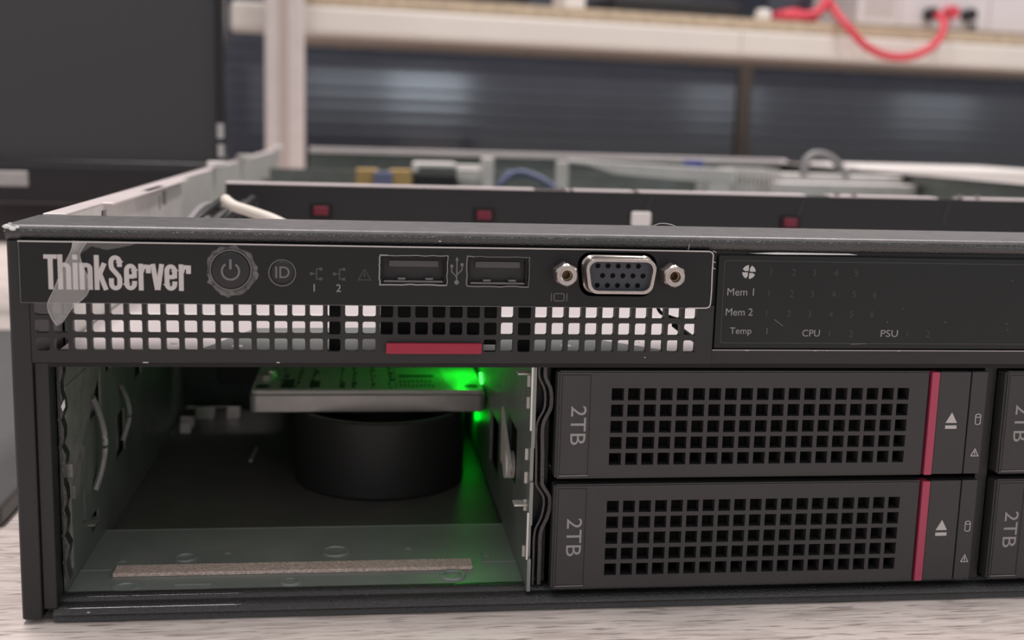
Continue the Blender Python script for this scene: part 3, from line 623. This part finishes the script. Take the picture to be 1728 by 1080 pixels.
# ------------------------------------------------------------------ drive carriers (first one built, the rest copied)
CX, CZ = 114.85, 31.0
def carrier():
    t = thing('drive_carrier', '', 'drive carrier', (CX, 0, CZ), 'hot swap drive carriers in the server front')
    x0, z0, z1 = CX, CZ+.15, CZ+24.8
    hs_ = [(x0+12.2+PITCH*i, x0+12.2+PITCH*i+2.78, CZ+3.25+PITCH*j, CZ+3.25+PITCH*j+2.78) for i in range(19) for j in range(5)]
    b = MB(); plate(b, x0+.5, x0+86.3, z0+.5, z1-.5, 0, 3.6, hs_)
    b.box(x0, x0+.5, .35, 3.6, z0+.3, z1-.3); b.box(x0+86.3, x0+86.7, .35, 3.6, z0, z1); b.box(x0+.5, x0+86.3, .25, 3.6, z0, z0+.5); b.box(x0+.5, x0+86.3, .25, 3.6, z1-.5, z1)
    b.build('carrier_face', 'carrier', t)
    tr = MB(); tr.box(x0+.6, x0+99.5, 3.7, 176, z0+.6, z0+1.4); tr.box(x0+.6, x0+1.4, 3.7, 176, z0+.6, z1-2); tr.box(x0+98.7, x0+99.5, 6, 176, z0+.6, z1-2)
    tr.build('carrier_tray', 'carrier', t)
    dr = MB(); dr.box(x0+1.6, x0+98.4, 26, 172, z0+1.6, z1-2.6); dr.build('hard_drive_body', 'alu', t, bevel=1)
    df = MB(); df.box(x0+1.6, x0+98.4, 9, 9.6, z0+1.6, z1-2); df.build('inner_screen', 'dark', t)
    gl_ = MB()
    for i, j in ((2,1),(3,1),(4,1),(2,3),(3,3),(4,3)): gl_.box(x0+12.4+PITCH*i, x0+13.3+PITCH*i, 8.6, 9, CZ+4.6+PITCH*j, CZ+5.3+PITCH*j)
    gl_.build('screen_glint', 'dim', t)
    lb = MB(); b_ = [(x0+1.0,z0+.9),(x0+7.4,z0+.9),(x0+7.4,z1-.9),(x0+1.0,z1-.9)]
    stroke(lb, b_+[b_[0], b_[1]], .12, .12, -.03, .02); lo = lb.build('capacity_label', 'dark', t, smooth=False)
    le = MB(); stroke(le, [(x0+1.0,z0+.75),(x0+7.4,z0+.8)], .14, .14, -.06, .02); le.build('label_edge', 'edge', lo)
    text('capacity_lettering', '2TB', (x0+3.2, x0+6.65, CZ+8.0, CZ+16.9), -.05, M['mid'], lo, rot=-90)
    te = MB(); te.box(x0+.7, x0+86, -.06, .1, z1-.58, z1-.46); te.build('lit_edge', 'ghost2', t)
    st = MB(); st.box(x0+87.2, x0+89.1, -.25, 3, z0, z1-.2); o = st.build('red_stripe', 'red2', t, bevel=.2); o['label'] = 'narrow raspberry red stripe'
    la = MB(); la.box(x0+89.15, x0+96.85, 0, 3.4, z0+.1, z1-.1); lt = la.build('eject_latch', 'carrier', t, bevel=.25)
    e = MB(); e.prism([(x0+91.5,CZ+12.6),(x0+94.3,CZ+12.6),(x0+92.9,CZ+15.1)], -.05, .01); e.box(x0+91.5, x0+94.3, -.05, .01, CZ+11.2, CZ+12.0); e.build('eject_symbol', 'print', lt, smooth=False)
    ss = MB(); ss.box(x0+97.15, x0+101.1, .15, 3.4, z0+.1, z1-.1); so = ss.build('status_strip', 'carrier', t, bevel=.2)
    k = MB(); c = x0+99.5
    b_ = [(c-.62,CZ+12.5),(c-.62,CZ+14.3)]+arc(c,CZ+14.3,.62,.35,180,0,6)+[(c+.62,CZ+12.5)]+arc(c,CZ+12.5,.62,.35,0,-180,6)
    stroke(k, b_, .16, .16, .1, .16); stroke(k, arc(c,CZ+14.2,.62,.35,180,360,6), .14, .14, .1, .16)
    stroke(k, [(c-.9,CZ+4.6),(c,CZ+6.3),(c+.9,CZ+4.6),(c-.9,CZ+4.6)], .2, .2, .1, .16); stroke(k, [(c,CZ+5.8),(c,CZ+4.9)], .2, .2, .1, .16)
    k.build('status_symbol', 'print', so, smooth=False)
    le = MB(); le.cyl((c,.08,CZ+11.2), .18, .06, 'y', 8); le.cyl((c,.08,CZ+3.4), .18, .06, 'y', 8); le.build('status_light', 'ghost2', so)
    return t
c1 = carrier(); c1['label'] = 'upper 2TB drive carrier of the fully visible pair, right beside the open bay'
c2 = copy_tree(c1); c2.location = Vector((CX, 0, CZ-26.0))*S; c2['label'] = 'lower 2TB drive carrier of the fully visible pair, just above the bench'
c3 = copy_tree(c1); c3.location = Vector((220.3, 0, CZ))*S; c3['label'] = 'upper 2TB drive carrier cut off by the right picture edge'
c4 = copy_tree(c1); c4.location = Vector((220.3, 0, CZ-26.0))*S; c4['label'] = 'lower 2TB drive carrier cut off by the right picture edge'

# ------------------------------------------------------------------ loose things in the open bay
rg = MB(); rg.lathe((78, 100.5, 1.5), [(24.8,0),(25.6,.8),(25.6,22.4),(25.1,23.0),(23.9,23.0),(23.5,22.4),(23.5,0)], 'z', 96)
tag(rg.build('black_ring', 'rubber'), 'matt black ring standing in the open bay, propping up a small drive', 'ring')
hd = thing('small_hard_drive', 'silver 2.5 inch hard drive with printed label, resting on the black ring', 'hard drive', (74.3, 140, 24.6))
Z0 = 24.6
b = MB(); b.prism(rrect(39.9, 108.9, 88, 186, 2.2, 4), Z0, Z0+5.2, 'z'); b.build('drive_casting', 'alu', hd, bevel=.35)
b = MB(); b.prism(rrect(40.3, 108.5, 88.4, 185.6, 2.0, 4), Z0+5.2, Z0+6.6, 'z'); b.build('drive_lid', 'lid', hd, bevel=.4)
b = MB(); b.prism([(45,89.6),(99.5,89.6),(97.5,100),(97,120),(97,180),(45,180)], Z0+6.6, Z0+6.68, 'z'); lo = b.build('drive_label', 'label', hd)
k = MB()
def dash(x, y, w_, d): k.box(x, x+w_, y, y+d, Z0+6.68, Z0+6.71)
for x in (48.5, 53, 57.5, 66, 69.5, 75, 80.5):
    y = 91
    while y < 125:
        d = random.uniform(1, 5); dash(x+random.uniform(-.3,.3), y, random.choice((.5,.9,1.6)), d); y += d+random.uniform(.5, 2)
dash(57, 92, 3, 9); dash(49, 91, 3.4, 12)
for i in range(9): dash(83.5+i*1.2, 92+random.uniform(0,.8), .7, 2.6)
for i in range(8): dash(83.5+i*1.3, 98+random.uniform(0,.8), .8, 3)
dash(82.3, 90, .25, 30); dash(82.3, 96.3, 14, .3); dash(82.3, 104, 14, .3); dash(83.5, 106, 11, 3)
k.build('label_print', 'ink', lo, smooth=False)
k = MB()
for x, y in ((43.5,93),(104.8,93)): k.lathe((x, y, Z0+6.6), [(2.2,0),(2.0,.35),(.9,.4),(.7,.1),(.01,.1),(.01,0)], 'z', 20)
k.build('drive_screw', 'ink', hd)
k = MB(); k.cyl((43.6, 103, Z0+6.6), 3.0, 1.6, 'z', 7, r2=2.1); k.cyl((45.2, 105, Z0+7), 1.8, 2.0, 'z', 6, r2=1.2); k.build('label_residue', 'alu', hd)
# green status light on the backplane side
ld = thing('green_indicator_light', 'glowing green light beside the small hard drive in the open bay', 'light', (108.9, 104, 27.6))
MB().tube([(108.98,105.5,32.6),(108.95,104,31.6),(109.0,102,30.2)], .28, 8).build('light_pipe', 'led', ld)
def point(name, loc, e, r=1.5, parent=None):
    d = bpy.data.lights.new(name, 'POINT'); d.energy = e; d.color = (.0, 1, .02); d.shadow_soft_size = r*S
    o = bpy.data.objects.new(name, d); C.objects.link(o); o.location = (Vector(loc)-Vector(OFF[parent.name]))*S; o.parent = parent; return o
point('upper_glow', (104.0, 109, 39), .006, 1.5, ld)
point('lower_glow', (107.5, 125, 14), .0012, 1.5, ld)
# clear tape hanging from the panel
tp = MB(); Lc = [(13.6,83.0),(13.3,81.0),(11.6,77.5),(10.0,73.5),(8.4,70),(9.2,67.3),(10.4,65.9)]; Rc = [(16.2,82.8),(14.9,80.4),(15.8,77.5),(16.9,74.8),(16.3,72.2),(13.6,69.6),(11.6,66.6)]
A = catmull([(p[0], -1.2-i*.45-.8*math.sin(i), p[1]) for i, p in enumerate(Lc)], 6); B = catmull([(p[0], -1.0-i*.55-.2*i*(i < 4), p[1]) for i, p in enumerate(Rc)], 6)
ringsv = []
for a, b in zip(A, B): ringsv.append([tuple(a.lerp(b, s_)+Vector((0, -1.0*math.sin(math.pi*s_), 0))) for s_ in [i/6 for i in range(7)]])
tpt = thing('clear_tape', 'curled piece of clear tape hanging over the printed logo', 'tape', (13, -1, 75))
tp.loops(ringsv, close=False); to = tp.build('loose_tape_end', 'tape', tpt)
md = to.modifiers.new('thick', 'SOLIDIFY'); md.thickness = .06*S
e = MB(); e.tube(A, .07, 6); e.tube([B[i] for i in range(len(B))], .06, 6); e.build('tape_edge', 'print', tpt)
e = MB(); e.prism([(13.5,83.0),(27,82.9),(24,82.0),(20,81.2),(17,81.9),(14.9,80.4),(13.4,81)], PY-.12, PY-.04); e.build('stuck_tape_end', 'haze', tpt)

# ------------------------------------------------------------------ things beside and behind the server
o = MB().box(-330, -22, 62, 330, 0, 6).build('bench_mat', 'mat_', bevel=1.5); tag(o, 'flat grey bench mat lying left of the server', 'mat')
mo = thing('monitor', 'large black monitor with a dark matt screen standing left behind the server', 'monitor', (-240, 420, 0))
b = MB(); plate(b, -520, .9-2, 61.5, 420, 402, 414, [(-505, -5.8, 85.2, 405)]); b.box(-519, -3, 414, 430, 62, 419)
b.build('monitor_frame', 'monitor', mo, bevel=1.5)
MB().box(-505, -5.8, 406, 413, 85.2, 405).build('monitor_screen', 'screen', mo)
MB().box(-330, -210, 432, 448, 8, 300).build('monitor_neck', 'monitor', mo, bevel=3)
b = MB(); b.prism(rrect(-400, -172, 400, 500, 25, 6), .1, 10, 'z'); b.build('monitor_foot', 'monitor', mo, bevel=2)
b = MB(); b.box(-150, -103.5, 400.8, 402, 70.5, 78.3); o = b.build('silver_badge', 'alu', mo, bevel=1); o['label'] = 'plain silver bar badge'
b = MB(); b.box(-5.2, -1.6, 401.5, 402, 98.5, 106.5); b.box(-5.0, -1.6, 401.5, 402, 88.5, 95.5); b.build('frame_sticker', 'print', mo)
b = MB(); b.box(-520, -1.1, 401.6, 402.2, 80.5, 83.5); b.build('frame_edge', 'ghost', mo)

o = MB().box(-800, -62, 780, 960, 0, 84).build('low_black_case', 'monitor', bevel=3); tag(o, 'low black case on the bench behind the monitor', 'case')
ps_ = thing('shelf_post', 'pale upright steel post behind the server, left end of the shelf', 'post', (-11.5, 1095, 0))
MB().box(-33, 9.5, 1075, 1105, 0, 640).build('post_body', 'post', ps_, bevel=4, seg=3)
MB().box(-17, -7, 1073.6, 1075, 0, 640).build('post_groove', 'groove', ps_, bevel=.5)
ss = thing('bench_shelf', 'long cream steel beam shelf with a raw board top, crossing above the server', 'shelf', (300, 1190, 208))
turned(MB().box(2, 2300, 2, 40, 208, 240)).build('shelf_beam', 'beam', ss, bevel=5, seg=3)
turned(MB().box(50, 2300, 4, 330, 240.2, 254.5)).build('shelf_board', 'board', ss, bevel=1)
turned(MB().box(100, 2300, 41, 330, 215, 240)).build('board_underside', 'underside', ss)
jt = MB(); jt.box(628, 629.2, 1.4, 2, 210, 238); jt.box(806, 807.2, 1.4, 2, 210, 238); turned(jt).build('beam_joint', 'groove', ss)
turned(MB().box(2280, 2320, 0, 40, 0, 640)).build('far_post', 'post', ss)
# slatted glossy panels behind, upright between them
def slatted(x0, x1, label):
    t = thing('slatted_panel', label, 'panel', sh((x0+x1)/2, 420, 0), 'slatted panels behind the shelf')
    m = MB(); z = 6
    while z < 560:
        m.loops([[(x0, 410-.07*math.sin(math.pi*k/4), z+18.2*k/4), (x1, 410-.07*math.sin(math.pi*k/4), z+18.2*k/4)] for k in range(5)], close=False)
        m.add([(x0,410,z),(x1,410,z),(x1,414,z),(x0,414,z)], [(0,1,2,3)]); m.add([(x0,410,z+18.2),(x1,410,z+18.2),(x1,414,z+18.2),(x0,414,z+18.2)], [(0,1,2,3)])
        z += 19.2
    turned(m).build('slats', 'slat', t)
    turned(MB().box(x0, x1, 414, 418, 0, 570)).build('panel_back', 'slatgap', t)
slatted(-260, 838, 'dark glossy horizontally slatted panel between the pale post and the thin bronze upright')
slatted(866, 2200, 'dark glossy horizontally slatted panel right of the thin bronze upright')
o = turned(MB().box(840, 864, 404, 420, 0, 570)).build('bronze_upright', 'mullion'); tag(o, 'thin bronze upright between the two slatted panels', 'upright')

# things on the shelf (shelf top at z = 254.5)
ZS = 254.6
p = thing('bench_power_supply', 'pale grey bench power supply with terminals at the right end of the shelf', 'power supply', sh(960, 80, ZS))
turned(MB().box(812, 1200, 30, 260, ZS+4, ZS+120)).build('supply_case', 'psu', p, bevel=3)
turned(MB().box(830, 1190, 34, 255, ZS, ZS+4)).build('supply_feet', 'black', p)
g = MB()
for x in (875, 1018): g.box(x, x+1.6, 29.2, 30, ZS+6, ZS+118)
for i in range(12): g.box(822+i*4, 823.4+i*4, 29.4, 30, ZS+14, ZS+110)
turned(g).build('case_groove', 'groove', p)
for x, z, m in ((920,ZS+22,'black'),(951,ZS+26,'redcable'),(980,ZS+24,'black')):
    g = MB(); g.cyl((x, 14, z), 8.5, 16, 'y', 20); turned(g).build('terminal_post', m, p, bevel=1)
g = MB(); g.cyl((992, 24, ZS+10), 5, 6, 'y', 16); turned(g).build('terminal_post', 'greycable', p)
g = MB(); g.tube([sh(*q) for q in catmull([(920,8,ZS+20),(918,-10,ZS+8),(905,-20,ZS-14),(880,-24,ZS-32),(850,-24,ZS-40),(818,-24,ZS-38),(790,-22,ZS-26),(772,-14,ZS-6),(764,0,ZS+10),(762,20,ZS+28)])], 5.2, 12)
tag(g.build('red_test_lead', 'redcable'), 'thick red lead looping down in front of the shelf beam to a terminal', 'cable')
g = MB(); g.tube([sh(*q) for q in catmull([(690,20,ZS+7.2),(720,16,ZS+7.5),(742,14,ZS+14),(756,16,ZS+30),(775,30,ZS+60)])], 6.2, 12); g.tube([sh(*q) for q in catmull([(690,34,ZS+7),(718,30,ZS+13),(740,34,ZS+9),(752,34,ZS+7)])], 6, 12)
tag(g.build('red_lead_coil', 'redcable'), 'coiled red lead lying on the shelf board left of the power supply', 'cable')
o = turned(MB().box(690, 757, 48, 150, ZS, ZS+60)).build('small_dark_box', 'slat', bevel=2); tag(o, 'small dark box behind the red lead coil on the shelf', 'box')
o = turned(MB().box(470, 646, 40, 160, ZS, ZS+21)).build('long_black_case', 'black', bevel=3); tag(o, 'low black case on the shelf, left of the small white stopper', 'case')
g = MB(); g.lathe((0,0,0), [(9,0),(11,6),(9,13),(.1,15),(.1,0)], 'z', 20); g.v = [sh(x+667, y+20, z+ZS) for x, y, z in g.v]; tag(g.build('white_item', 'white'), 'small white stopper standing on the shelf beside the red lead', 'item')  # rounded white shape of unidentified kind
o = turned(MB().box(150, 365, 60, 170, ZS, ZS+34)).build('flat_black_box', 'black', bevel=3); tag(o, 'flat black box on the shelf above the bright slats', 'box')
o = turned(MB().box(398, 425, 20, 70, ZS, ZS+34)).build('small_white_pack', 'white', bevel=3); tag(o, 'small pale pack on the shelf between the two black cases', 'pack')
o = turned(MB().box(95, 140, 30, 90, ZS, ZS+30)).build('small_tan_box', 'tan', bevel=2); tag(o, 'small brown box on the shelf near the pale post', 'box')
